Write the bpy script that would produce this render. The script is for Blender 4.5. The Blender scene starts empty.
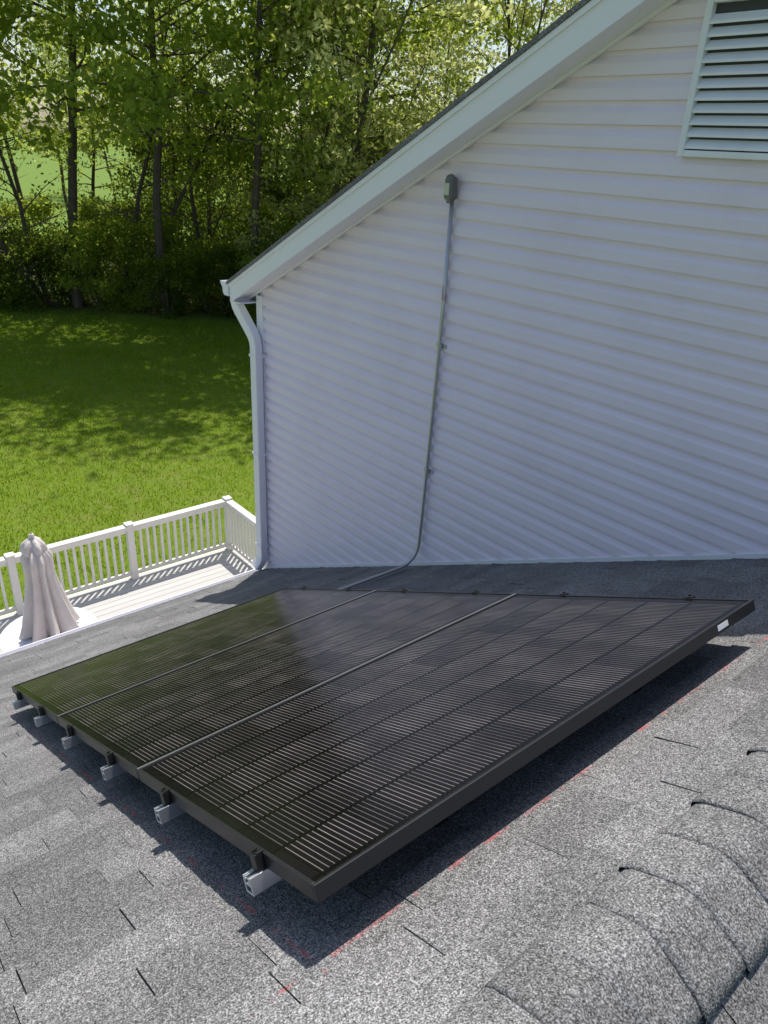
import bpy, math, random
import numpy as np
from mathutils import Vector, Matrix
random.seed(7); rng=np.random.default_rng(7)
sc=bpy.context.scene

# ------------------------------------------------------------ helpers
def link(o,parent=None):
    sc.collection.objects.link(o)
    if parent is not None: o.parent=parent
    return o
def empty(name,parent=None):
    return link(bpy.data.objects.new(name,None),parent)
class MB:
    def __init__(s): s.v=[];s.f=[]
    def add(s,vs,fs):
        n=len(s.v); s.v+= [tuple(float(c) for c in p) for p in vs]; s.f+=[tuple(i+n for i in f) for f in fs]
    def hexa(s,p):
        s.add(p,[(3,2,1,0),(4,5,6,7),(0,1,5,4),(1,2,6,5),(2,3,7,6),(3,0,4,7)])
    def box(s,x0,x1,y0,y1,z0,z1,M=None):
        p=[(x0,y0,z0),(x1,y0,z0),(x1,y1,z0),(x0,y1,z0),(x0,y0,z1),(x1,y0,z1),(x1,y1,z1),(x0,y1,z1)]
        if M is not None: p=[M@Vector(q) for q in p]
        s.hexa(p)
    def sweep(s,pts,prof,up=(0,0,1),cap=True,scales=None):
        pts=[Vector(p) for p in pts]; n=len(prof); rings=[]
        ref=Vector(up)
        for i,p in enumerate(pts):
            a=pts[max(i-1,0)];b=pts[min(i+1,len(pts)-1)]
            t=(b-a).normalized()
            r=ref-t*ref.dot(t)
            if r.length<1e-4: r=Vector((1,0,0))-t*t.x
            r.normalize(); ref=r; q=t.cross(r)
            k=scales[i] if scales else 1
            rings.append([p+(r*u+q*w)*k for u,w in prof])
        vs=[v for r in rings for v in r]; fs=[]
        for i in range(len(pts)-1):
            for j in range(n):
                k=(j+1)%n; fs.append((i*n+j,i*n+k,(i+1)*n+k,(i+1)*n+j))
        if cap: fs.append(tuple(range(n-1,-1,-1))); fs.append(tuple((len(pts)-1)*n+j for j in range(n)))
        s.add(vs,fs)
    def tube(s,pts,r,n=8,radii=None,cap=True):
        prof=[(math.cos(2*math.pi*j/n)*r,math.sin(2*math.pi*j/n)*r) for j in range(n)]
        s.sweep(pts,prof,cap=cap,scales=radii)
    def lathe(s,prof,c,n=24,fn=None):
        vs=[];fs=[]
        for i,(r,z) in enumerate(prof):
            for j in range(n):
                a=2*math.pi*j/n; rr=r*(fn(a,i) if fn else 1)
                vs.append((c[0]+rr*math.cos(a),c[1]+rr*math.sin(a),c[2]+z))
        for i in range(len(prof)-1):
            for j in range(n):
                k=(j+1)%n; fs.append((i*n+j,i*n+k,(i+1)*n+k,(i+1)*n+j))
        s.add(vs,fs)
    def obj(s,name,mat,parent=None,smooth=False,bevel=0,M=None):
        me=bpy.data.meshes.new(name); me.from_pydata(s.v,[],s.f); me.validate(); me.update()
        import bmesh
        bm=bmesh.new();bm.from_mesh(me);bmesh.ops.recalc_face_normals(bm,faces=bm.faces);bm.to_mesh(me);bm.free()
        if mat: me.materials.append(mat)
        if smooth:
            me.polygons.foreach_set('use_smooth',[True]*len(me.polygons))
        o=bpy.data.objects.new(name,me); link(o,parent)
        if M is not None: o.matrix_world=M
        if bevel:
            b=o.modifiers.new('b','BEVEL');b.width=bevel;b.segments=2;b.limit_method='ANGLE';b.angle_limit=math.radians(40)
        return o

# ------------------------------------------------------------ material helpers
class NT:
    def __init__(s,name):
        s.m=bpy.data.materials.new(name); s.m.use_nodes=True; s.t=s.m.node_tree; s.t.nodes.clear()
        s.out=s.t.nodes.new('ShaderNodeOutputMaterial')
    def n(s,ty): return s.t.nodes.new(ty)
    def l(s,a,b): s.t.links.new(a,b)
    def val(s,sock,v):
        if isinstance(v,bpy.types.NodeSocket): s.l(v,sock)
        else: sock.default_value=v
    def math(s,op,a,b=None,c=None,clamp=False):
        nd=s.t.nodes.new('ShaderNodeMath'); nd.operation=op; nd.use_clamp=clamp
        s.val(nd.inputs[0],a)
        if b is not None: s.val(nd.inputs[1],b)
        if c is not None: s.val(nd.inputs[2],c)
        return nd.outputs[0]
    def noise(s,vec,scale,detail=3,rough=.55):
        nd=s.t.nodes.new('ShaderNodeTexNoise'); nd.inputs['Scale'].default_value=scale
        nd.inputs['Detail'].default_value=detail; nd.inputs['Roughness'].default_value=rough
        if vec is not None: s.l(vec,nd.inputs['Vector'])
        return nd.outputs['Fac']
    def ramp(s,fac,stops):
        nd=s.t.nodes.new('ShaderNodeValToRGB'); s.l(fac,nd.inputs[0]); e=nd.color_ramp.elements
        while len(e)<len(stops): e.new(.5)
        for el,(p,c) in zip(e,stops):
            el.position=p; el.color=(c[0],c[1],c[2],1) if hasattr(c,'__len__') else (c,c,c,1)
        return nd.outputs[0]
    def mix(s,f,a,b,mode='MIX'):
        nd=s.t.nodes.new('ShaderNodeMix'); nd.data_type='RGBA'; nd.blend_type=mode
        s.val(nd.inputs[0],f)
        for i,v in ((6,a),(7,b)):
            if isinstance(v,bpy.types.NodeSocket): s.l(v,nd.inputs[i])
            else:
                if not hasattr(v,'__len__'): v=(v,v,v)
                nd.inputs[i].default_value=(v[0],v[1],v[2],1)
        return nd.outputs[2]
    def coord(s,which='Object'):
        return s.t.nodes.new('ShaderNodeTexCoord').outputs[which]
    def pos(s): return s.t.nodes.new('ShaderNodeNewGeometry').outputs['Position']
    def xyz(s,v):
        nd=s.t.nodes.new('ShaderNodeSeparateXYZ'); s.l(v,nd.inputs[0]); return nd.outputs
    def bsdf(s,color,rough=.6,metal=0,spec=.5,bump=None,bstr=.3,bdist=.01):
        b=s.t.nodes.new('ShaderNodeBsdfPrincipled')
        if isinstance(color,bpy.types.NodeSocket): s.l(color,b.inputs['Base Color'])
        else: b.inputs['Base Color'].default_value=(*color,1)
        s.val(b.inputs['Roughness'],rough); s.val(b.inputs['Metallic'],metal)
        b.inputs['Specular IOR Level'].default_value=spec
        if bump is not None:
            bn=s.t.nodes.new('ShaderNodeBump'); bn.inputs['Strength'].default_value=bstr; bn.inputs['Distance'].default_value=bdist
            s.l(bump,bn.inputs['Height']); s.l(bn.outputs[0],b.inputs['Normal'])
        return b
    def done(s,b): s.l(b.outputs[0],s.out.inputs[0]); return s.m

def simple(name,col,rough=.5,metal=0,spec=.5,var=.12,scale=6):
    t=NT(name); p=t.pos(); n=t.noise(p,scale,3)
    c=t.mix(n,[k*(1-var) for k in col],[min(1,k*(1+var)) for k in col])
    return t.done(t.bsdf(c,rough,metal,spec))

def mat_shingle(name,iv=.38):
    t=NT(name); p=t.pos(); g=t.n('ShaderNodeNewGeometry')
    fine=t.noise(p,230,1,.7); mid=t.noise(p,80,2,.7); big=t.noise(p,1.1,3); blot=t.noise(p,7,3,.6)
    f=t.math('ADD',t.math('MULTIPLY',fine,.72),t.math('MULTIPLY',mid,.28))
    c=t.ramp(f,[(.34,.035),(.45,.11),(.54,.20),(.68,.43)])
    isl=t.math('MULTIPLY_ADD',g.outputs['Random Per Island'],iv,1-iv/2)
    lv=t.math('MULTIPLY',isl,t.math('MULTIPLY_ADD',big,.6,.70))
    lv=t.math('MULTIPLY',lv,t.math('MULTIPLY_ADD',blot,.5,.75))
    v=t.n('ShaderNodeCombineXYZ')
    for i,k in enumerate((1.0,.99,.99)): t.l(t.math('MULTIPLY',lv,k),v.inputs[i])
    c=t.mix(1.0,c,v.outputs[0],'MULTIPLY')
    x,y,z=t.xyz(p)
    nx=t.noise(p,14,2,.8)
    a=t.math('LESS_THAN',t.math('ABSOLUTE',t.math('ADD',x,.832)),.006)
    b=t.math('LESS_THAN',t.math('ABSOLUTE',t.math('SUBTRACT',y,.590)),.005)
    b=t.math('MULTIPLY',b,t.math('LESS_THAN',x,-.8))
    m=t.math('MAXIMUM',a,b)
    m=t.math('MULTIPLY',m,t.math('MULTIPLY',t.math('SUBTRACT',nx,.48),6,clamp=True),clamp=True)
    m=t.math('MULTIPLY',m,t.math('LESS_THAN',x,-.7))
    m=t.math('MULTIPLY',m,t.math('GREATER_THAN',fine,.42))
    c=t.mix(t.math('MULTIPLY',m,.6),c,(.55,.07,.07))
    return t.done(t.bsdf(c,.9,0,.25,bump=f,bstr=.6,bdist=.005))

M_shingle=mat_shingle('asphalt_shingle'); M_cap=mat_shingle('ridge_cap_shingle',.15)
M_under=simple('shingle_underlay',(.03,.03,.032),.9)
M_white=simple('white_aluminium_trim',(.87,.86,.90),.4,0,.5,.03,3)
t=NT('vinyl_siding'); p=t.pos()
mp=t.n('ShaderNodeMapping'); t.l(p,mp.inputs[0]); mp.inputs['Scale'].default_value=(.6,.6,7)
st=t.noise(mp.outputs[0],1.2,3); dirt=t.noise(p,2.2,4,.65)
c=t.mix(st,(.84,.75,.84),(.90,.81,.90)); c=t.mix(t.math('MULTIPLY',t.math('SUBTRACT',dirt,.5),1.6,clamp=True),c,(.76,.67,.74))
M_siding=t.done(t.bsdf(c,.5,0,.35))
M_black=simple('black_anodised_frame',(.035,.035,.038),.36,.5,.5,.1,8)
M_seam_highlight=simple('painted_seam_highlight',(.34,.34,.35),.35,.6,.5,.15,8)  # light grey paints in the sun catching the black frame bevels
M_clamp=simple('black_clamp',(.02,.02,.02),.4,.3,.5,.1,8)
M_alu=simple('aluminium_rail',(.62,.65,.70),.32,.85,.5,.06,9)
M_steel=simple('galvanised_conduit',(.52,.53,.54),.38,.7,.5,.1,12)
M_grey=simple('grey_cast_fitting',(.17,.17,.165),.45,.4,.5,.2,20)
M_red=simple('conduit_print',(.36,.13,.11),.5)
M_label=simple('white_label',(.8,.8,.8),.5)
M_deckw=simple('painted_deck_rail',(.74,.72,.68),.55,0,.4,.08,5)
t=NT('deck_boards'); p=t.pos(); g=t.n('ShaderNodeNewGeometry')
mp=t.n('ShaderNodeMapping'); t.l(p,mp.inputs[0]); mp.inputs['Scale'].default_value=(20,1.5,20)
c=t.mix(t.noise(mp.outputs[0],2,4),(.46,.45,.43),(.62,.61,.58)); c=t.mix(t.math('MULTIPLY',g.outputs['Random Per Island'],.4),c,(.42,.41,.39))
M_deck=t.done(t.bsdf(c,.7,0,.3))
t=NT('umbrella_canvas'); p=t.pos()
c=t.mix(t.noise(p,5,4),(.58,.53,.50),(.76,.71,.68))
M_canvas=t.done(t.bsdf(c,.85,0,.2,bump=t.noise(p,14,3),bstr=.4,bdist=.03))
M_screen=simple('vent_screen_dark',(.06,.06,.065),.8)
M_vent=simple('vent_louver_white',(.84,.85,.88),.45)

# PV glass
t=NT('solar_cell_glass'); o=t.coord('Object'); x,y,z=t.xyz(o)
CA=.1935; CB=.0945; WS=.0158
fa=t.math('FRACT',t.math('DIVIDE',t.math('SUBTRACT',x,.026),CA))
ina=t.math('LESS_THAN',t.math('ABSOLUTE',t.math('SUBTRACT',fa,.5)),.465)
fb=t.math('FRACT',t.math('DIVIDE',t.math('SUBTRACT',y,.04),CB))
inb=t.math('LESS_THAN',t.math('ABSOLUTE',t.math('SUBTRACT',fb,.5)),.475)
fw=t.math('FRACT',t.math('DIVIDE',t.math('SUBTRACT',y,.04),WS))
wire=t.math('LESS_THAN',t.math('ABSOLUTE',t.math('SUBTRACT',fw,.5)),.07)
edge=t.math('MULTIPLY',t.math('MULTIPLY',t.math('GREATER_THAN',x,.03),t.math('LESS_THAN',x,1.185)),t.math('MULTIPLY',t.math('GREATER_THAN',y,.045),t.math('LESS_THAN',y,1.925)))
wire=t.math('MULTIPLY',t.math('MULTIPLY',wire,ina),edge)
cell=t.math('MULTIPLY',ina,inb)
cid=t.n('ShaderNodeCombineXYZ'); t.l(t.math('FLOOR',t.math('DIVIDE',t.math('SUBTRACT',x,.026),CA)),cid.inputs[0]); t.l(t.math('FLOOR',t.math('DIVIDE',t.math('SUBTRACT',y,.04),CB)),cid.inputs[1])
wn=t.n('ShaderNodeTexWhiteNoise'); t.l(cid.outputs[0],wn.inputs[0])
cc=t.mix(wn.outputs[0],(.005,.0045,.006),(.010,.008,.010))
c=t.mix(cell,(.003,.003,.003),cc)
wv=t.math('MULTIPLY',t.math('MULTIPLY_ADD',t.noise(o,5,3),1.2,-.1),t.math('MULTIPLY_ADD',wn.outputs[0],.6,.5))
c=t.mix(t.math('MULTIPLY',wire,wv,clamp=True),c,(.38,.345,.335))
dust=t.noise(o,3,4,.7)
M_glass=t.done(t.bsdf(c,t.math('MULTIPLY_ADD',dust,.16,.11),0,.26,bump=t.noise(o,60,1),bstr=.02,bdist=.001))

# ------------------------------------------------------------ geometry constants
SL=.5011; nrm=math.sqrt(1+SL*SL)
S=Vector((1/nrm,0,SL/nrm)); Yv=Vector((0,1,0)); N=Vector((-SL/nrm,0,1/nrm))
XE=-6.43; XR=-.365; YW=3.80; Y0R=-3.0
def zr(x): return -1.2+SL*x
ZR=zr(XR)
UP=.507
def zu(x): return -1.234+UP*(x+6.65) if x<=-1.95 else -1.234+UP*(4.70)-UP*(x+1.95)

house=empty('gabled_house')
# ------------------------------------------------------------ lower roof
def shingle_slope(name,E0,S,N,length,y0,y1):
    mb=MB(); ub=MB()
    ex=.155; k=0; d=-.02
    def P(d,y,h): return E0+S*d+Yv*y+N*h
    while d<length:
        d1=min(d+ex,length)
        off=(k%2)*.17+random.uniform(-.03,.03); y=y0-off
        while y<y1:
            w=random.choice([.27,.34,.40])
            a=max(y,y0); b=min(y+w-(random.uniform(.002,.0045) if random.random()<.60 else .0010),y1)
            if b-a>.01:
                h0=.006+random.choice([0,0,.002,.004]); e=random.uniform(-.003,.003)
                p=[P(d+e,a,-.004),P(d+e,b,-.004),P(d1+.012,b,-.006),P(d1+.012,a,-.006),
                   P(d+e,a,h0),P(d+e,b,h0),P(d1+.012,b,.0003),P(d1+.012,a,.0003)]
                mb.hexa(p)
            y+=w
        d+=ex;k+=1
    ub.hexa([P(0,y0,-.03),P(0,y1,-.03),P(length,y1,-.03),P(length,y0,-.03),P(0,y0,-.0035),P(0,y1,-.0035),P(length,y1,-.0035),P(length,y0,-.0035)])
    mb.obj(name,M_shingle,house); ub.obj(name+'_underlay',M_under,house)
LEN=(XR-XE)*nrm
shingle_slope('lower_roof_shingles',Vector((XE,0,zr(XE))),S,N,LEN,Y0R,YW-.002)
S2=Vector((-S.x,0,S.z)); N2=Vector((-N.x,0,N.z))
shingle_slope('lower_roof_shingles_far_side',Vector((2*XR-XE,0,zr(XE))),S2,N2,LEN,Y0R,YW-.002)
# ridge caps : overlapping bent pieces
mb=MB(); y=Y0R; ny=18
while y<YW-.05:
    ex=.150; hw=.150+random.uniform(-.005,.005); tw=random.uniform(-.006,.006)
    hb=random.uniform(-.002,.002)
    prof=[(0,.008),(.001,.013),(.005,.017),(.014,.0195),(.04,.020),(.08,.0185),(.125,.0155),(ex+.02,.012)]
    rows=[]
    sk=random.uniform(-.01,.01)
    for (dy,h) in prof:
        top=[]
        for i in range(ny+1):
            u=-1+2*i/ny; xx=XR+hw*u*(1-.03*dy/ex)+tw
            zz=ZR-SL*hw*(math.sqrt(u*u+.045)-math.sqrt(.045)*.6)
            edge=min(1,(1-abs(u))/.10)
            top.append((xx,min(y+dy+sk*u+.005*(1-u*u),YW-.003),zz+(h+hb)*(.45+.55*edge)+.004))
        rows.append(top)
    vs=[v for r in rows for v in r]; m=ny+1
    fs=[(r*m+i,r*m+i+1,(r+1)*m+i+1,(r+1)*m+i) for r in range(len(rows)-1) for i in range(ny)]
    for i in (0,ny):
        col=[(rows[r][i][0],rows[r][i][1],rows[r][i][2]-.03) for r in range(len(rows))]
        b0=len(vs); vs+=col
        for r in range(len(rows)-1): fs.append((r*m+i,(r+1)*m+i,b0+r+1,b0+r))
    mb.add(vs,fs)
    y+=ex
mb.obj('ridge_cap',M_cap,house,smooth=True)
mb=MB()
mb.hexa([(XR-.12,Y0R,ZR-.12),(XR+.12,Y0R,ZR-.12),(XR+.12,YW-.01,ZR-.12),(XR-.12,YW-.01,ZR-.12),(XR-.11,Y0R,ZR-.074),(XR+.11,Y0R,ZR-.074),(XR+.11,YW-.01,ZR-.074),(XR-.11,YW-.01,ZR-.074)])
mb.obj('ridge_vent',M_under,house)
# eave fascia, gutters, rake trim
mb=MB()
for sx in (1,-1):
    xe=XE if sx==1 else 2*XR-XE; z=zr(XE)
    mb.box(min(xe,xe+sx*.03),max(xe,xe+sx*.03),Y0R,YW-.01,z-.22,z-.035)
    prof=[(0,-.035),(0,-.15),(-.08,-.15),(-.12,-.09),(-.125,-.035),(-.115,-.035),(-.105,-.09),(-.075,-.14),(-.012,-.14),(-.012,-.035)]
    vs=[];n=len(prof)
    for yy in (Y0R,YW-.03):
        vs+=[(xe+sx*(a-.003),yy,z+b) for a,b in prof]
    fs=[(j,(j+1)%n,n+(j+1)%n,n+j) for j in range(n)]+[tuple(range(n)),tuple(range(n,2*n))]
    mb.add(vs,fs)
    yy0,yy1=Y0R-.03,Y0R-.002
    mb.hexa([(xe,yy0,z-.21),(XR,yy0,ZR-.21),(XR,yy1,ZR-.21),(xe,yy1,z-.21),(xe,yy0,z),(XR,yy0,ZR),(XR,yy1,ZR),(xe,yy1,z)])
mb.obj('eave_trim_and_gutter',M_white,house)

# ------------------------------------------------------------ siding walls
def siding(name,z0,z1,lo,hi,Mx,c=.114):
    mb=MB(); z=z0
    pr=[(.001,0),(.025,.0),(.0255,.005),(.0235,.056),(.003,.092),(.0015,.1138)]
    while z<z1:
        pts=[(o,min(z+dz,z1)) for o,dz in pr]
        vs=[]; ok=True
        for o,zz in pts:
            a=lo(zz);b=hi(zz)
            if b-a<.01: ok=False;break
            vs.append(Mx@Vector((a,-o,zz))); vs.append(Mx@Vector((b,-o,zz)))
        if ok:
            mb.add(vs,[(2*i,2*i+1,2*i+3,2*i+2) for i in range(len(pts)-1)])
        z+=c
    return mb.obj(name,M_siding,house)
XL=-6.47; XRT=2.57
def lo(z):
    z+=.12
    return max(XL,(z+1.234)/UP-6.65)
def hi(z): return -3.9-lo(z)
siding('gable_wall_siding',-8.05,1.0,lo,hi,Matrix.Translation((0,YW,0)))
YB=12.0
def wallM(pt,ang): return Matrix.Translation(pt)@Matrix.Rotation(math.radians(ang),4,'Z')
siding('side_wall_siding',-8.05,-1.4,lambda z:-YB,lambda z:-YW,wallM((XL,0,0),-90))
siding('side_wall_siding_far',-8.05,-1.4,lambda z:YW,lambda z:YB,wallM((XRT,0,0),90))
siding('rear_gable_siding',-8.05,1.0,lambda z:-hi(z),lambda z:-lo(z),wallM((0,YB,0),180))
siding('wing_wall_siding',-8.05,zr(XE)-.1,lambda z:-(YW-.01),lambda z:-(Y0R+.3),wallM((XE+.35,0,0),-90))
siding('wing_wall_siding_far',-8.05,zr(XE)-.1,lambda z:Y0R+.3,lambda z:YW-.01,wallM((2*XR-XE-.35,0,0),90))
def wl(z): return max(XE+.35,(z+.2+1.2)/SL)
siding('wing_gable_siding',-8.05,ZR-.25,wl,lambda z:2*XR-wl(z),Matrix.Translation((0,Y0R+.3,0)))
mb=MB(); z=zr(XE)-.205
mb.box(XE+.035,XE+.35,Y0R,YW-.02,z,z+.01); mb.box(2*XR-XE-.35,2*XR-XE-.035,Y0R,YW-.02,z,z+.01)
mb.obj('wing_soffit',M_white,house)
mb=MB()
for xx in (XL,XRT):
    s=1 if xx==XL else -1
    mb.box(min(xx-s*.030,xx+s*.085),max(xx-s*.030,xx+s*.085),YW-.030,YW+.0,-8.05,-1.36)
    mb.box(min(xx-s*.030,xx),max(xx-s*.030,xx),YW+.0005,YW+.085,-8.05,-1.36)
mb.obj('corner_post',M_white,house,bevel=.003)
def slopebox(mb,xa,xb,ya,yb,fz,ha,hb):
    mb.hexa([(xa,ya,fz(xa)+ha),(xb,ya,fz(xb)+ha),(xb,yb,fz(xb)+ha),(xa,yb,fz(xa)+ha),(xa,ya,fz(xa)+hb),(xb,ya,fz(xb)+hb),(xb,yb,fz(xb)+hb),(xa,yb,fz(xa)+hb)])
mb=MB()
slopebox(mb,XL+.09,XR-.165,YW-.036,YW-.0005,zr,.004,.034)
slopebox(mb,XR+.165,XRT-.09,YW-.036,YW-.0005,lambda x:zr(2*XR-x),.004,.034)
mb.obj('base_flashing',M_white,house)
mb=MB(); sh=MB(); lip=MB()
YF=3.575
for (xa,xb) in ((-6.66,-1.95),(-1.95,2.76)):
    slopebox(mb,xa,xb,YF,YF+.022,zu,-.205,-.032)
    slopebox(mb,xa,xb,YF+.0225,YW-.001,zu,-.190,-.175)
    slopebox(mb,xa,xb,YW-.047,YW-.0265,zu,-.210,-.1905)
    slopebox(lip,xa,xb,YF-.012,YF-.0005,zu,-.062,-.028)
    slopebox(sh,xa-.03 if xa<-3 else xa,xb if xb<0 else xb+.03,YF-.022,YB+.25,zu,-.026,.004)
    slopebox(mb,xa,xb,YB+.2,YB+.222,zu,-.205,-.032)
mb.obj('rake_board',M_white,house); lip.obj('drip_edge',M_white,house); sh.obj('upper_roof_shingles',M_shingle,house)
mb=MB()
z=zu(-6.66)
mb.box(-6.66,-6.638,YF+.023,YB+.19,z-.205,z-.034); mb.box(-6.637,XL-.031,YF+.023,YB+.19,z-.200,z-.190)
mb.box(2.738,2.76,YF+.023,YB+.19,z-.205,z-.034); mb.box(XRT+.031,2.737,YF+.023,YB+.19,z-.200,z-.190)
mb.obj('eave_fascia',M_white,house)
mb=MB()
prof=[(0,-.03),(0,-.15),(-.08,-.15),(-.10,-.12),(-.10,-.09),(-.135,-.05),(-.14,-.03),(-.13,-.03),(-.125,-.052),(-.09,-.092),(-.09,-.118),(-.075,-.14),(-.01,-.14),(-.01,-.03)]
n=len(prof); vs=[]
for yy in (YF-.01,YB+.2): vs+=[(-6.663+a*1.1,yy,z+b*1.05+.01) for a,b in prof]
mb.add(vs,[(j,(j+1)%n,n+(j+1)%n,n+j) for j in range(n)])
ep=[(0,-.03),(0,-.15),(-.08,-.15),(-.10,-.12),(-.10,-.09),(-.135,-.05),(-.14,-.03)]
for yy in (YF-.015,YB+.203):
    mb.add([(-6.663+a*1.12,yy,z+b*1.07+.014) for a,b in ep]+[(-6.663+a*1.12,yy+.004,z+b*1.07+.014) for a,b in ep],
      [tuple(range(7)),tuple(range(13,6,-1))]+[(j,(j+1)%7,7+(j+1)%7,7+j) for j in range(7)])
mb.obj('gutter',M_white,house)
def rrect(a,b,r=.012):
    pts=[]
    for cx,cy,a0 in ((a-r,b-r,0),(-a+r,b-r,90),(-a+r,-b+r,180),(a-r,-b+r,270)):
        for k in range(4):
            an=math.radians(a0+k*30); pts.append((cx+r*math.cos(an),cy+r*math.sin(an)))
    return pts
def smooth_path(pts,r=.08,n=5):
    pts=[Vector(p) for p in pts]; out=[pts[0]]
    for i in range(1,len(pts)-1):
        a,b,c=pts[i-1],pts[i],pts[i+1]
        rr=min(r,(a-b).length*.45,(c-b).length*.45)
        p0=b+(a-b).normalized()*rr;p1=b+(c-b).normalized()*rr
        for k in range(n+1):
            u=k/n; out.append((1-u)**2*p0+2*u*(1-u)*b+u*u*p1)
    out.append(pts[-1]); return out
zb=zr(-6.40)
mb=MB()
path=smooth_path([(-6.76,3.70,z-.13),(-6.76,3.70,z-.25),(-6.43,3.715,z-.54),(-6.43,3.715,zb+.14),(-6.47,3.66,zb+.03)],.09)
mb.sweep(path,rrect(.042,.058),up=(0,1,0))
mb.obj('downspout',M_white,house)
mb=MB()
for zz in (-1.95,-3.0,-4.1):
    mb.box(-6.43-.064,-6.43+.064,3.715-.048,3.780,zz,zz+.025)
mb.obj('downspout_straps',M_white,house)

gv=empty('gable_vent',house)
VX0,VX1,VZ0,VZ1=-2.272,-1.63,.02,.70
mb=MB()
for (a,b,c_,d) in ((VX0,VX0+.035,VZ0,VZ1),(VX1-.035,VX1,VZ0,VZ1),(VX0+.0355,VX1-.0355,VZ0,VZ0+.03),(VX0+.0355,VX1-.0355,VZ1-.04,VZ1)):
    mb.box(a,b,YW-.060,YW-.001,c_,d)
mb.obj('vent_frame',M_vent,gv,bevel=.004)
mb=MB(); mb.box(VX0+.02,VX1-.02,YW-.026,YW-.003,VZ0+.02,VZ1-.02); mb.obj('vent_screen',M_screen,gv)
mb=MB(); zz=VZ0+.036
while zz<VZ1-.08:
    mb.hexa([(VX0+.036,YW-.057,zz),(VX1-.036,YW-.057,zz),(VX1-.036,YW-.028,zz+.034),(VX0+.036,YW-.028,zz+.034),
             (VX0+.036,YW-.057,zz+.012),(VX1-.036,YW-.057,zz+.012),(VX1-.036,YW-.028,zz+.043),(VX0+.036,YW-.028,zz+.043)])
    zz+=.052
mb.obj('vent_louvers',M_vent,gv)

# ------------------------------------------------------------ conduit
cd=empty('electrical_conduit')
mb=MB()
path=smooth_path([(-3.858,3.752,-.30),(-3.868,3.754,-1.317),(-3.90,3.754,-2.28),(-3.915,3.740,zr(-3.915)+.05),(-4.0,3.15,zr(-4.0)+.035),(-4.02,2.4,zr(-4.02)+.035)],.20,10)
mb.tube(path,.0145,12); mb.obj('conduit_pipe',M_steel,cd,smooth=True)
mb=MB()
mb.sweep([(-3.857,3.732,-.325),(-3.857,3.732,-.31),(-3.856,3.729,-.29),(-3.855,3.729,-.19),(-3.855,3.731,-.165),(-3.855,3.737,-.155)],rrect(.034,.036,.015),up=(0,1,0),scales=[.55,.62,1,1,.85,.5])
mb.obj('conduit_body',M_grey,cd,bevel=.003)
mb=MB(); mb.box(-3.878,-3.832,3.688,3.694,-.275,-.20); mb.obj('conduit_body_cover',M_steel,cd,bevel=.003)
mb=MB(); mb.tube([(-3.8645,3.7535,-.86),(-3.865,3.7535,-.96)],.0150,12); mb.obj('conduit_print',M_red,cd)
mb=MB()
for zz in (-1.3,-2.3):
    xx=-3.867 if zz>-2 else -3.90
    mb.tube([(xx,3.754,zz),(xx,3.754,zz+.03)],.018,12); mb.box(xx-.05,xx+.05,3.768,3.773,zz,zz+.03)
mb.obj('conduit_straps',M_steel,cd)

# ------------------------------------------------------------ solar array
arr=empty('solar_panel_array')
X0,YP,W,LP=-.8921,.6211,1.092,1.9767
def PM(x,y,h=0):
    o_=Vector((x,y,-1+SL*x))+N*h
    return Matrix(((S.x,0,N.x,o_.x),(0,1,0,o_.y),(S.z,0,N.z,o_.z),(0,0,0,1)))
AL=W*nrm
fr=.011; g=.005
for i in range(3):
    pn=empty('solar_panel' ,arr)
    Mx=PM(X0-(i+1)*W,YP)
    a0=g; a1=AL-g
    mb=MB(); T=.042
    mb.box(a0,a0+fr,0,LP,-T,0); mb.box(a1-fr,a1,0,LP,-T,0)
    mb.box(a0+fr+.0002,a1-fr-.0002,0,fr,-T,-.0002); mb.box(a0+fr+.0002,a1-fr-.0002,LP-fr,LP,-T,-.0002)
    mb.obj('frame',M_black,pn,bevel=.0018,M=Mx)
    mb=MB(); mb.box(a0+fr-.001,a1-fr+.001,fr-.001,LP-fr+.001,-.009,-.0035); mb.obj('glass',M_glass,pn,M=Mx)
M0=PM(X0-3*W,YP)
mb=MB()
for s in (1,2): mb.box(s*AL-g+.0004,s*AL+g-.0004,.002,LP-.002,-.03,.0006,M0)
mb.obj('seam_highlight_strip',M_seam_highlight,arr)  # added strips in the gaps, coloured as sunlit bevels of the frames
rx=[.22,.75,1.25,1.77,2.27,2.77]
rail=MB(); cl=MB(); bolt=MB(); ft=MB()
for s in rx:
    a=(3-s)*AL
    y0=-.050;y1=LP+.04
    rail.box(a-.020,a-.015,y0,y1,-.088,-.043,M0); rail.box(a+.015,a+.020,y0,y1,-.088,-.043,M0)
    rail.box(a-.0148,a+.0148,y0,y1,-.088,-.083,M0); rail.box(a-.0148,a+.0148,y0,y1,-.066,-.061,M0)
    rail.box(a-.0148,a-.006,y0,y1,-.049,-.0432,M0); rail.box(a+.006,a+.0148,y0,y1,-.049,-.0432,M0)
    for yy,sg in ((0,-1),(LP,1)):
        ya,yb=sorted((yy+sg*.001,yy+sg*.022)); cl.box(a-.016,a+.016,ya,yb,-.043,.001,M0)
        ya,yb=sorted((yy-sg*.008,yy+sg*.016)); cl.box(a-.016,a+.016,ya,yb,.0012,.004,M0)
        p0=M0@Vector((a,yy+sg*.010,.004));p1=M0@Vector((a,yy+sg*.010,.010)); bolt.tube([p0,p1],.006,6)
    for yy in (.5,1.45):
        ft.box(a+.024,a+.030,yy-.022,yy+.022,-.172,-.055,M0); ft.box(a+.0302,a+.075,yy-.022,yy+.022,-.172,-.165,M0)
rail.obj('mounting_rails',M_alu,arr,bevel=.001); cl.obj('end_clamps',M_clamp,arr,bevel=.002); bolt.obj('clamp_bolts',M_clamp,arr)
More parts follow.
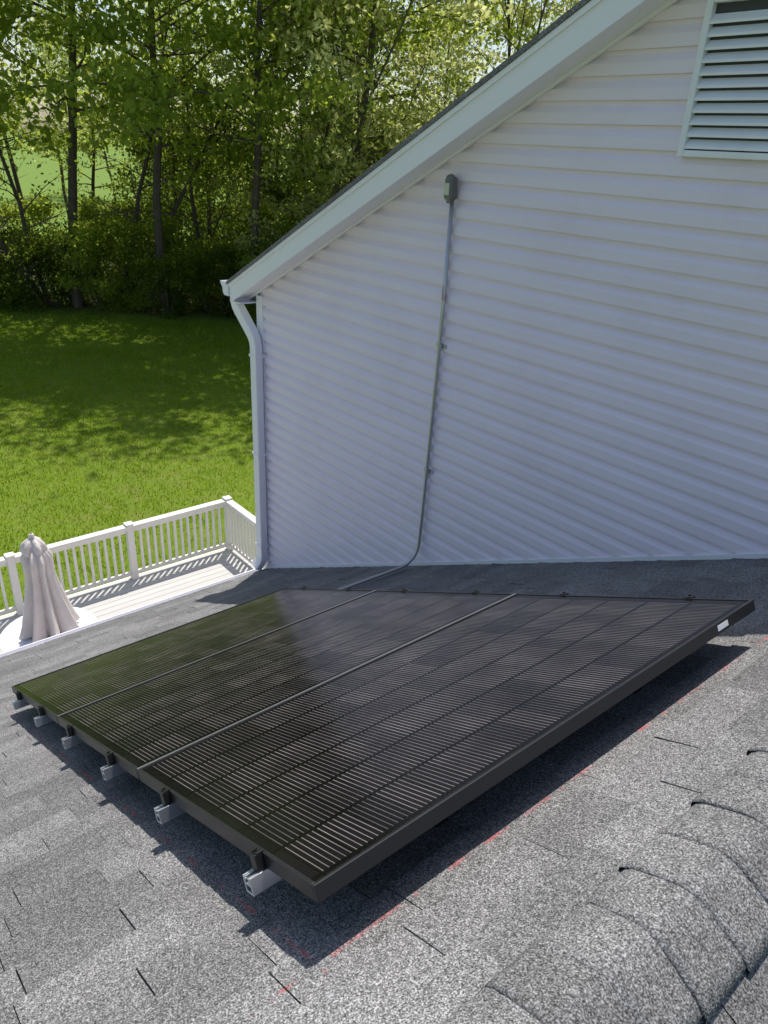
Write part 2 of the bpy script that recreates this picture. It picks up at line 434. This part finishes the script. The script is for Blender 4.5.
ft.obj('rail_feet',M_clamp,arr)
mb=MB(); mb.box(AL*3-g+.0003,AL*3-g+.0012,LP-.27,LP-.20,-.030,-.010,M0); mb.obj('serial_label',M_label,arr)
mb=MB()
for s in (.25,.8,1.3,2.1):
    a=(3-s)*AL
    pts=[M0@Vector((a+.04+.02*math.sin(k*.9),.05+k*.06,-.09-.05*math.sin(k*math.pi/8))) for k in range(9)]
    mb.tube(pts,.005,6)
mb.obj('module_cables',M_clamp,arr)

# ------------------------------------------------------------ deck
DZ=-7.05; DX0=-11.35; DX1=-6.50; DY0=-2.2; DY1=5.87
dk=empty('wooden_deck')
mb=MB(); x=DX0
while x<DX1+.35:
    xb=x+.135
    if xb<DX1: mb.box(x,xb,DY0,DY1,DZ-.035,DZ)
    elif xb<XE+.3: mb.box(x,xb,DY0,YW-.04,DZ-.035,DZ)
    x+=.143
mb.obj('deck_boards',M_deck,dk)
mb=MB()
mb.box(DX0-.04,DX0-.002,DY0,DY1,DZ-.26,DZ-.0); mb.box(DX0-.04,DX1,DY1+.001,DY1+.04,DZ-.26,DZ-.0); mb.box(DX0-.04,DX1,DY0-.04,DY0-.001,DZ-.26,DZ-.0)
yy=DY0+.4
while yy<DY1: mb.box(DX0,DX1,yy,yy+.04,DZ-.24,DZ-.036); yy+=.5
for px in (DX0+.1,-9.2):
    for py in (DY0+.2,1.6,DY1-.2): mb.box(px-.07,px+.07,py-.07,py+.07,-8.1,DZ-.245)
mb.obj('deck_frame',M_deckw,dk)
dr=empty('deck_railing')
mb=MB(); H=1.05
def post(x,y):
    mb.box(x-.055,x+.055,y-.055,y+.055,DZ+.001,DZ+H+.02); mb.box(x-.068,x+.068,y-.068,y+.068,DZ+H+.021,DZ+H+.04)
def run(ax,c,a,b):
    def bx(u0,u1,w,z0,z1):
        if ax=='y': mb.box(c-w,c+w,u0,u1,z0,z1)
        else: mb.box(u0,u1,c-w,c+w,z0,z1)
    bx(a+.056,b-.056,.065,DZ+H-.04,DZ+H); bx(a+.056,b-.056,.022,DZ+H-.13,DZ+H-.0405); bx(a+.056,b-.056,.022,DZ+.09,DZ+.15)
    n=int((b-a-.11)/.13)
    for k in range(1,n+1):
        u=a+.055+(b-a-.11)*k/(n+1); bx(u-.02,u+.02,.02,DZ+.1505,DZ+H-.1305)
ys=[5.82,3.95,2.05,.15,-2.15]
for y in ys: post(DX0+.06,y)
for a,b in zip(ys[1:],ys[:-1]): run('y',DX0+.06,a,b)
xs=[DX0+.06,-9.7,-8.1,DX1-.06]
for x in xs[1:]: post(x,5.82); post(x,-2.15)
for a,b in zip(xs[:-1],xs[1:]): run('x',5.82,a,b); run('x',-2.15,a,b)
mb.obj('railing',M_deckw,dr)
um=empty('patio_umbrella'); UX,UY=-9.42,2.02
mb=MB(); zt=-4.83
pr=[(.012,.06),(.03,.05),(.035,.02),(.02,0),(.06,-.02),(.12,-.08),(.145,-.17),(.12,-.23)]
mb.lathe(pr,(UX-.03,UY,zt),40,lambda a,i:1+.22*math.sin(6*a+1)*(i>3)+.1*math.sin(3*a))
pr=[(.05,-.14),(.12,-.20),(.16,-.32),(.15,-.45),(.15,-.6),(.17,-.75),(.20,-.95),(.24,-1.15),(.28,-1.33),(.30,-1.42),(.26,-1.45),(.1,-1.3)]
mb.lathe(pr,(UX,UY,zt),128,lambda a,i:1+(.20+.018*i)*math.sin(8*a+.15*i)+.09*math.sin(19*a+i*.4)+.09*math.sin(3*a+2+i*.3))
mb.obj('canopy',M_canvas,um,smooth=True)
mb=MB(); mb.tube([(UX,UY,DZ+.05),(UX,UY,zt-.1)],.022,10); mb.lathe([(0,.0),(.25,.0),(.26,.05),(.06,.09),(.04,.25),(0,.25)],(UX,UY,DZ+.002),24); mb.obj('pole_and_base',M_white,um)
tb=empty('patio_table'); mb=MB()
mb.lathe([(0,.70),(.60,.70),(.64,.715),(.64,.735),(.60,.745),(.03,.745)],(UX,UY,DZ),40)
for k in range(4):
    a=k*math.pi/2+.5
    mb.tube([(UX+.45*math.cos(a),UY+.45*math.sin(a),DZ+.70),(UX+.52*math.cos(a),UY+.52*math.sin(a),DZ+.002)],.022,8)
mb.obj('table_top_and_legs',M_white,tb)

# ------------------------------------------------------------ ground
P0=Vector((-36.7,12.7,0)); TT=Vector((.68,.73,0)).normalized(); NN=Vector((-.73,.68,0)).normalized()
GZ=-8.0
t=NT('lawn_ground'); p=t.pos(); x,y,z=t.xyz(p)
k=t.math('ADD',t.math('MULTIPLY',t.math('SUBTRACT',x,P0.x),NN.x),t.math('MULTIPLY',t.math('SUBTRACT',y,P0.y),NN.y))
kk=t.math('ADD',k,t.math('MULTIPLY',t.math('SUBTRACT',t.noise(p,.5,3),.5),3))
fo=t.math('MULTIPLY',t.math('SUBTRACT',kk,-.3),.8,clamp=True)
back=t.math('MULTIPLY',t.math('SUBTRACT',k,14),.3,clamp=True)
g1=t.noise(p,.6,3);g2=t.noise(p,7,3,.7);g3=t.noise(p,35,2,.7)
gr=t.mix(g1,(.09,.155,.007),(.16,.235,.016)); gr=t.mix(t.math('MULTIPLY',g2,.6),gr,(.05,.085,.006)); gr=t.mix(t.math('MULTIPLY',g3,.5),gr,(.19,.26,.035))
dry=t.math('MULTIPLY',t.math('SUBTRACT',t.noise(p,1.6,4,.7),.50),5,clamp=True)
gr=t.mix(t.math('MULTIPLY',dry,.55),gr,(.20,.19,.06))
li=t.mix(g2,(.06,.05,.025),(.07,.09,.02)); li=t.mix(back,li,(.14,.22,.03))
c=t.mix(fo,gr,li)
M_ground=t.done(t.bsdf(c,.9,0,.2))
mb=MB()
gx=[-1500,-400,-150]+list(range(-80,41,4))+[150,400,1500]
gy=[-1500,-400,-150]+list(range(-40,81,4))+[150,400,1500]
def gz(x,y):
    kk=(Vector((x,y,0))-P0).dot(NN)
    return GZ+.12*math.sin(x*.21)*math.cos(y*.17)+(.02*max(0,kk) if kk<60 else 1.2)
vs=[(x,y,gz(x,y)) for x in gx for y in gy]; m=len(gy)
fs=[(i*m+j,(i+1)*m+j,(i+1)*m+j+1,i*m+j+1) for i in range(len(gx)-1) for j in range(m-1)]
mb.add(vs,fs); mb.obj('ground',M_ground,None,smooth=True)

def leafmat(name,d1,d2,tr1,tr2,mixf=.55,ns=.35,mixr=.5):
    t=NT(name); g=t.n('ShaderNodeNewGeometry')
    r=g.outputs['Random Per Island']; nz=t.noise(g.outputs['Position'],ns,2)
    rr=t.math('ADD',t.math('MULTIPLY',r,1-mixr),t.math('MULTIPLY',nz,mixr))
    d=t.mix(rr,d1,d2); tr=t.mix(rr,tr1,tr2)
    a=t.n('ShaderNodeBsdfDiffuse'); t.l(d,a.inputs[0]); b=t.n('ShaderNodeBsdfTranslucent'); t.l(tr,b.inputs[0])
    mx=t.n('ShaderNodeMixShader'); mx.inputs[0].default_value=mixf
    t.l(a.outputs[0],mx.inputs[1]); t.l(b.outputs[0],mx.inputs[2]); return t.done(mx)
ML_a=leafmat('leaves_green',(.08,.12,.018),(.16,.21,.04),(.36,.48,.04),(.68,.78,.14))
ML_b=leafmat('leaves_yellow_green',(.20,.22,.07),(.34,.36,.15),(.66,.72,.16),(.97,.97,.50))
ML_c=leafmat('leaves_shrub',(.05,.08,.014),(.11,.15,.03),(.14,.22,.02),(.42,.52,.07))
M_grass=leafmat('grass_blades',(.09,.155,.007),(.20,.27,.025),(.22,.38,.006),(.56,.68,.04),.5,1.2,.7)
M_bark=simple('bark',(.10,.08,.065),.9,0,.2,.4,3)

def quads_obj(name,C,L,Wd,mat):
    n=len(C)
    a=rng.normal(size=(n,3)); a/=np.linalg.norm(a,axis=1)[:,None]
    b=rng.normal(size=(n,3)); b-=a*(a*b).sum(1)[:,None]; b/=np.linalg.norm(b,axis=1)[:,None]
    L=L*rng.uniform(.6,1.3,n)[:,None]; Wd=Wd*rng.uniform(.6,1.3,n)[:,None]
    V=np.stack([C-a*L/2,C+b*Wd/2-a*L*.05,C+a*L/2,C-b*Wd/2-a*L*.05],1).reshape(-1,3)
    me=bpy.data.meshes.new(name); me.vertices.add(4*n); me.vertices.foreach_set('co',V.ravel())
    me.loops.add(4*n); me.loops.foreach_set('vertex_index',np.arange(4*n))
    me.polygons.add(n); me.polygons.foreach_set('loop_start',np.arange(0,4*n,4)); me.polygons.foreach_set('loop_total',np.full(n,4))
    me.materials.append(mat); me.update(calc_edges=True); me.validate(); return me

def make_tree(seed,H,base,cr,nb,per,ls,mat,r0=None,sig=.45,multi=1):
    rd=random.Random(seed); mb=MB(); C=[]
    r0=r0 or H*.009
    for st in range(multi):
        lean=Vector((rd.uniform(-.12,.12),rd.uniform(-.12,.12),1)) if multi==1 else Vector((rd.uniform(-.5,.5),rd.uniform(-.5,.5),1))
        pts=[];p=Vector((0,0,-.3)); n=9
        for i in range(n+1):
            pts.append(p.copy()); p=p+Vector((lean.x+rd.uniform(-.09,.09),lean.y+rd.uniform(-.09,.09),1))*(H/n)
        mb.tube(pts,r0,7,[max(.08,1-.92*(i/n))for i in range(n+1)],cap=False)
        for j in range(nb//multi):
            f=base+(1-base)*(j+rd.random())/(nb//multi); f=min(f,.99)
            q=f*n; i=int(q); s0=pts[i].lerp(pts[min(i+1,n)],q-i)
            az=rd.uniform(0,2*math.pi); u=(f-base)/(1-base)
            ln=cr*(.45+.75*math.sin(math.pi*min(1,u*.85+.12)))*rd.uniform(.6,1.15)
            el=rd.uniform(.1,.7)+u*.5
            d=Vector((math.cos(az)*math.cos(el),math.sin(az)*math.cos(el),math.sin(el)))
            bp=[s0]
            for k_ in range(5):
                d=(d+Vector((rd.uniform(-.2,.2),rd.uniform(-.2,.2),rd.uniform(-.22,.12)))).normalized()
                bp.append(bp[-1]+d*ln/5)
            rb=r0*(1-.8*f)*.42
            mb.tube(bp,rb,5,[1,.8,.6,.45,.3,.12],cap=False)
            cl=[bp[3],bp[4],bp[5]]
            for s_ in range(4):
                b0=bp[rd.choice([1,2,3,4])]; d2=(d+Vector((rd.uniform(-1,1),rd.uniform(-1,1),rd.uniform(-.5,.6)))).normalized()
                e1=b0+d2*ln*.22; e2=e1+(d2+Vector((rd.uniform(-.3,.3),rd.uniform(-.3,.3),rd.uniform(-.3,.2)))).normalized()*ln*.2
                mb.tube([b0,e1,e2],rb*.35,4,[1,.6,.2],cap=False); cl+=[e1.lerp(e2,.4),e2]
            for c_ in cl:
                if rd.random()<.8:
                    m_=int(per*rd.uniform(.4,1.4)); sg=sig*rd.uniform(.6,1.3)
                    C.append(rng.normal(size=(m_,3))*np.array([sg,sg,sg*.5])+np.array(c_))
    C=np.concatenate(C)
    o=mb.obj('tmp',M_bark,None); wood=o.data; bpy.data.objects.remove(o)
    return wood,quads_obj('leaves',C,ls,ls*.62,mat)

V=[make_tree(1,19,.30,4.6,36,18,.26,ML_a),
   make_tree(2,17,.25,4.2,34,20,.24,ML_a),
   make_tree(3,20,.35,4.4,34,15,.26,ML_b,sig=.5),
   make_tree(4,12,.12,3.8,42,26,.21,ML_b,multi=2,sig=.38),
   make_tree(5,15,.10,3.4,46,6,.19,ML_c,multi=2,sig=.4),
   make_tree(6,3.6,.02,1.7,30,34,.19,ML_c,r0=.05,multi=3,sig=.33),
   make_tree(7,4.6,.02,2.0,32,32,.20,ML_a,r0=.06,multi=3,sig=.35),
   make_tree(8,8.5,.06,2.6,40,26,.26,ML_c,r0=.07,multi=2,sig=.5),
   make_tree(9,17,.30,4.8,46,46,.23,ML_a,sig=.40)]
forest=empty('tree_line')
def put(v,s,k,sc_=1,rot=None):
    p=P0+TT*s+NN*k
    w,l=V[v]
    e=empty('tree' if v<5 or v==8 else 'shrub',forest)
    e.location=(p.x,p.y,gz(p.x,p.y)); e.scale=(sc_,)*3; e.rotation_euler=(0,0,rot if rot is not None else random.uniform(0,6.28))
    a=bpy.data.objects.new('trunk',w); link(a,e); b=bpy.data.objects.new('leaves',l); link(b,e)
for v,s,k,c_ in [(1,-10,1.5,1.3),(8,-6.8,1.8,1.35),(4,-3.2,1.5,1.0),(0,-1.6,1.0,1.5),(4,.2,1.2,1.1),(8,3.0,.8,1.5),(4,4.6,2.2,1.1),(8,7.4,.8,1.5),
     (4,8.6,2.5,1.0),(3,10.0,1.6,1.05),(0,11.2,2.6,1.4),(3,13.0,1.6,1.3),(3,17.0,2.5,1.35),(1,20,4,1.1),(2,23,4,1),(3,26,3,1.1),(2,30,5,1)]:
    put(v,s,k,c_)
s=-14
while s<34:
    put(random.choice([0,1,2,4,2]),s+random.uniform(-1,1),random.uniform(8,12),random.uniform(.8,1.0)); s+=5.0
s=-18
while s<42:
    put(random.choice([1,2,2]),s+random.uniform(-1.5,1.5),random.uniform(20,30),random.uniform(.8,1.05)); s+=5.5
s=-26
while s<56:
    put(random.choice([0,1,2]),s+random.uniform(-1.5,1.5),random.uniform(46,58),random.uniform(.75,1.0)); s+=6
s=-10
while s<20:
    put(random.choice([5,6,6]),s+random.uniform(-.5,.5),random.uniform(.2,1.6),random.uniform(.55,1.0)); s+=1.6
s=-2.6
while s<24:
    put(random.choice([7,7,6]),s+random.uniform(-.8,.8),random.uniform(4,8),random.uniform(.7,1.05)); s+=2.6
s=-1.5
while s<40:
    put(7,s+random.uniform(-.8,.8),random.uniform(16,22),random.uniform(.8,1.15)); s+=3.8

# lawn grass blades (instanced patches, tent-distributed so neighbours blend)
def patch(seed,n=4500,hs=1.65):
    r=np.random.default_rng(seed)
    b=np.column_stack([r.uniform(-hs,hs,n)+r.uniform(-hs,hs,n),r.uniform(-hs,hs,n)+r.uniform(-hs,hs,n),np.full(n,-.02)])
    h=r.uniform(.05,.12,n); an=r.uniform(0,6.28,n); w=r.uniform(.010,.018,n)
    side=np.column_stack([np.cos(an)*w,np.sin(an)*w,np.zeros(n)])
    tip=b+np.column_stack([r.normal(0,.03,n),r.normal(0,.03,n),h])
    Vv=np.stack([b-side,b+side,tip],1).reshape(-1,3)
    me=bpy.data.meshes.new('grass_patch'); me.vertices.add(3*n); me.vertices.foreach_set('co',Vv.ravel())
    me.loops.add(3*n); me.loops.foreach_set('vertex_index',np.arange(3*n)); me.polygons.add(n)
    me.polygons.foreach_set('loop_start',np.arange(0,3*n,3)); me.polygons.foreach_set('loop_total',np.full(n,3))
    me.materials.append(M_grass); me.update(calc_edges=True); me.validate(); return me
pts=[patch(11),patch(12),patch(13)]
lawn=empty('lawn_grass')
x=-46
while x<-12:
    y=-4
    while y<24:
        q=Vector((x,y,0))-P0
        if q.dot(NN)<1.5 and -11<q.dot(TT)<13:
            o=bpy.data.objects.new('grass_patch',random.choice(pts)); link(o,lawn); o.location=(x,y,gz(x,y)); o.rotation_euler=(0,0,random.choice([0,1,2,3])*math.pi/2)
        y+=3.3
    x+=3.3

# ------------------------------------------------------------ light
w=bpy.data.worlds.new('World'); sc.world=w; w.use_nodes=True; nt=w.node_tree
bg=nt.nodes['Background']; sky=nt.nodes.new('ShaderNodeTexSky'); sky.sky_type='NISHITA'; sky.sun_disc=False
ld=Vector((.31,-.33,-1)).normalized()
el=math.asin(-ld.z); az=math.atan2(-ld.x,-ld.y)
sky.sun_elevation=el; sky.sun_rotation=az%(2*math.pi); sky.dust_density=1.5
nt.links.new(sky.outputs[0],bg.inputs[0]); bg.inputs[1].default_value=.145
su=bpy.data.lights.new('sun','SUN'); su.energy=5; su.angle=math.radians(.5); su.color=(1,.95,.88)
so=bpy.data.objects.new('sun',su); link(so); so.rotation_euler=ld.to_track_quat('-Z','Y').to_euler()

# ------------------------------------------------------------ camera
cam=bpy.data.cameras.new('camera'); co=bpy.data.objects.new('camera',cam); link(co)
R=(.63112,.77413,.04686);U=(-.36961,.24717,.8959);B=(.68195,-.58279,.44218)
co.matrix_world=Matrix(((R[0],U[0],B[0],0),(R[1],U[1],B[1],0),(R[2],U[2],B[2],0),(0,0,0,1)))
cam.sensor_fit='VERTICAL'; cam.sensor_height=24; cam.sensor_width=18; cam.lens=742.61/1024*24; cam.clip_end=4000; cam.clip_start=.02
sc.camera=co
sc.view_settings.view_transform='Standard'; sc.view_settings.look='None'; sc.view_settings.exposure=0
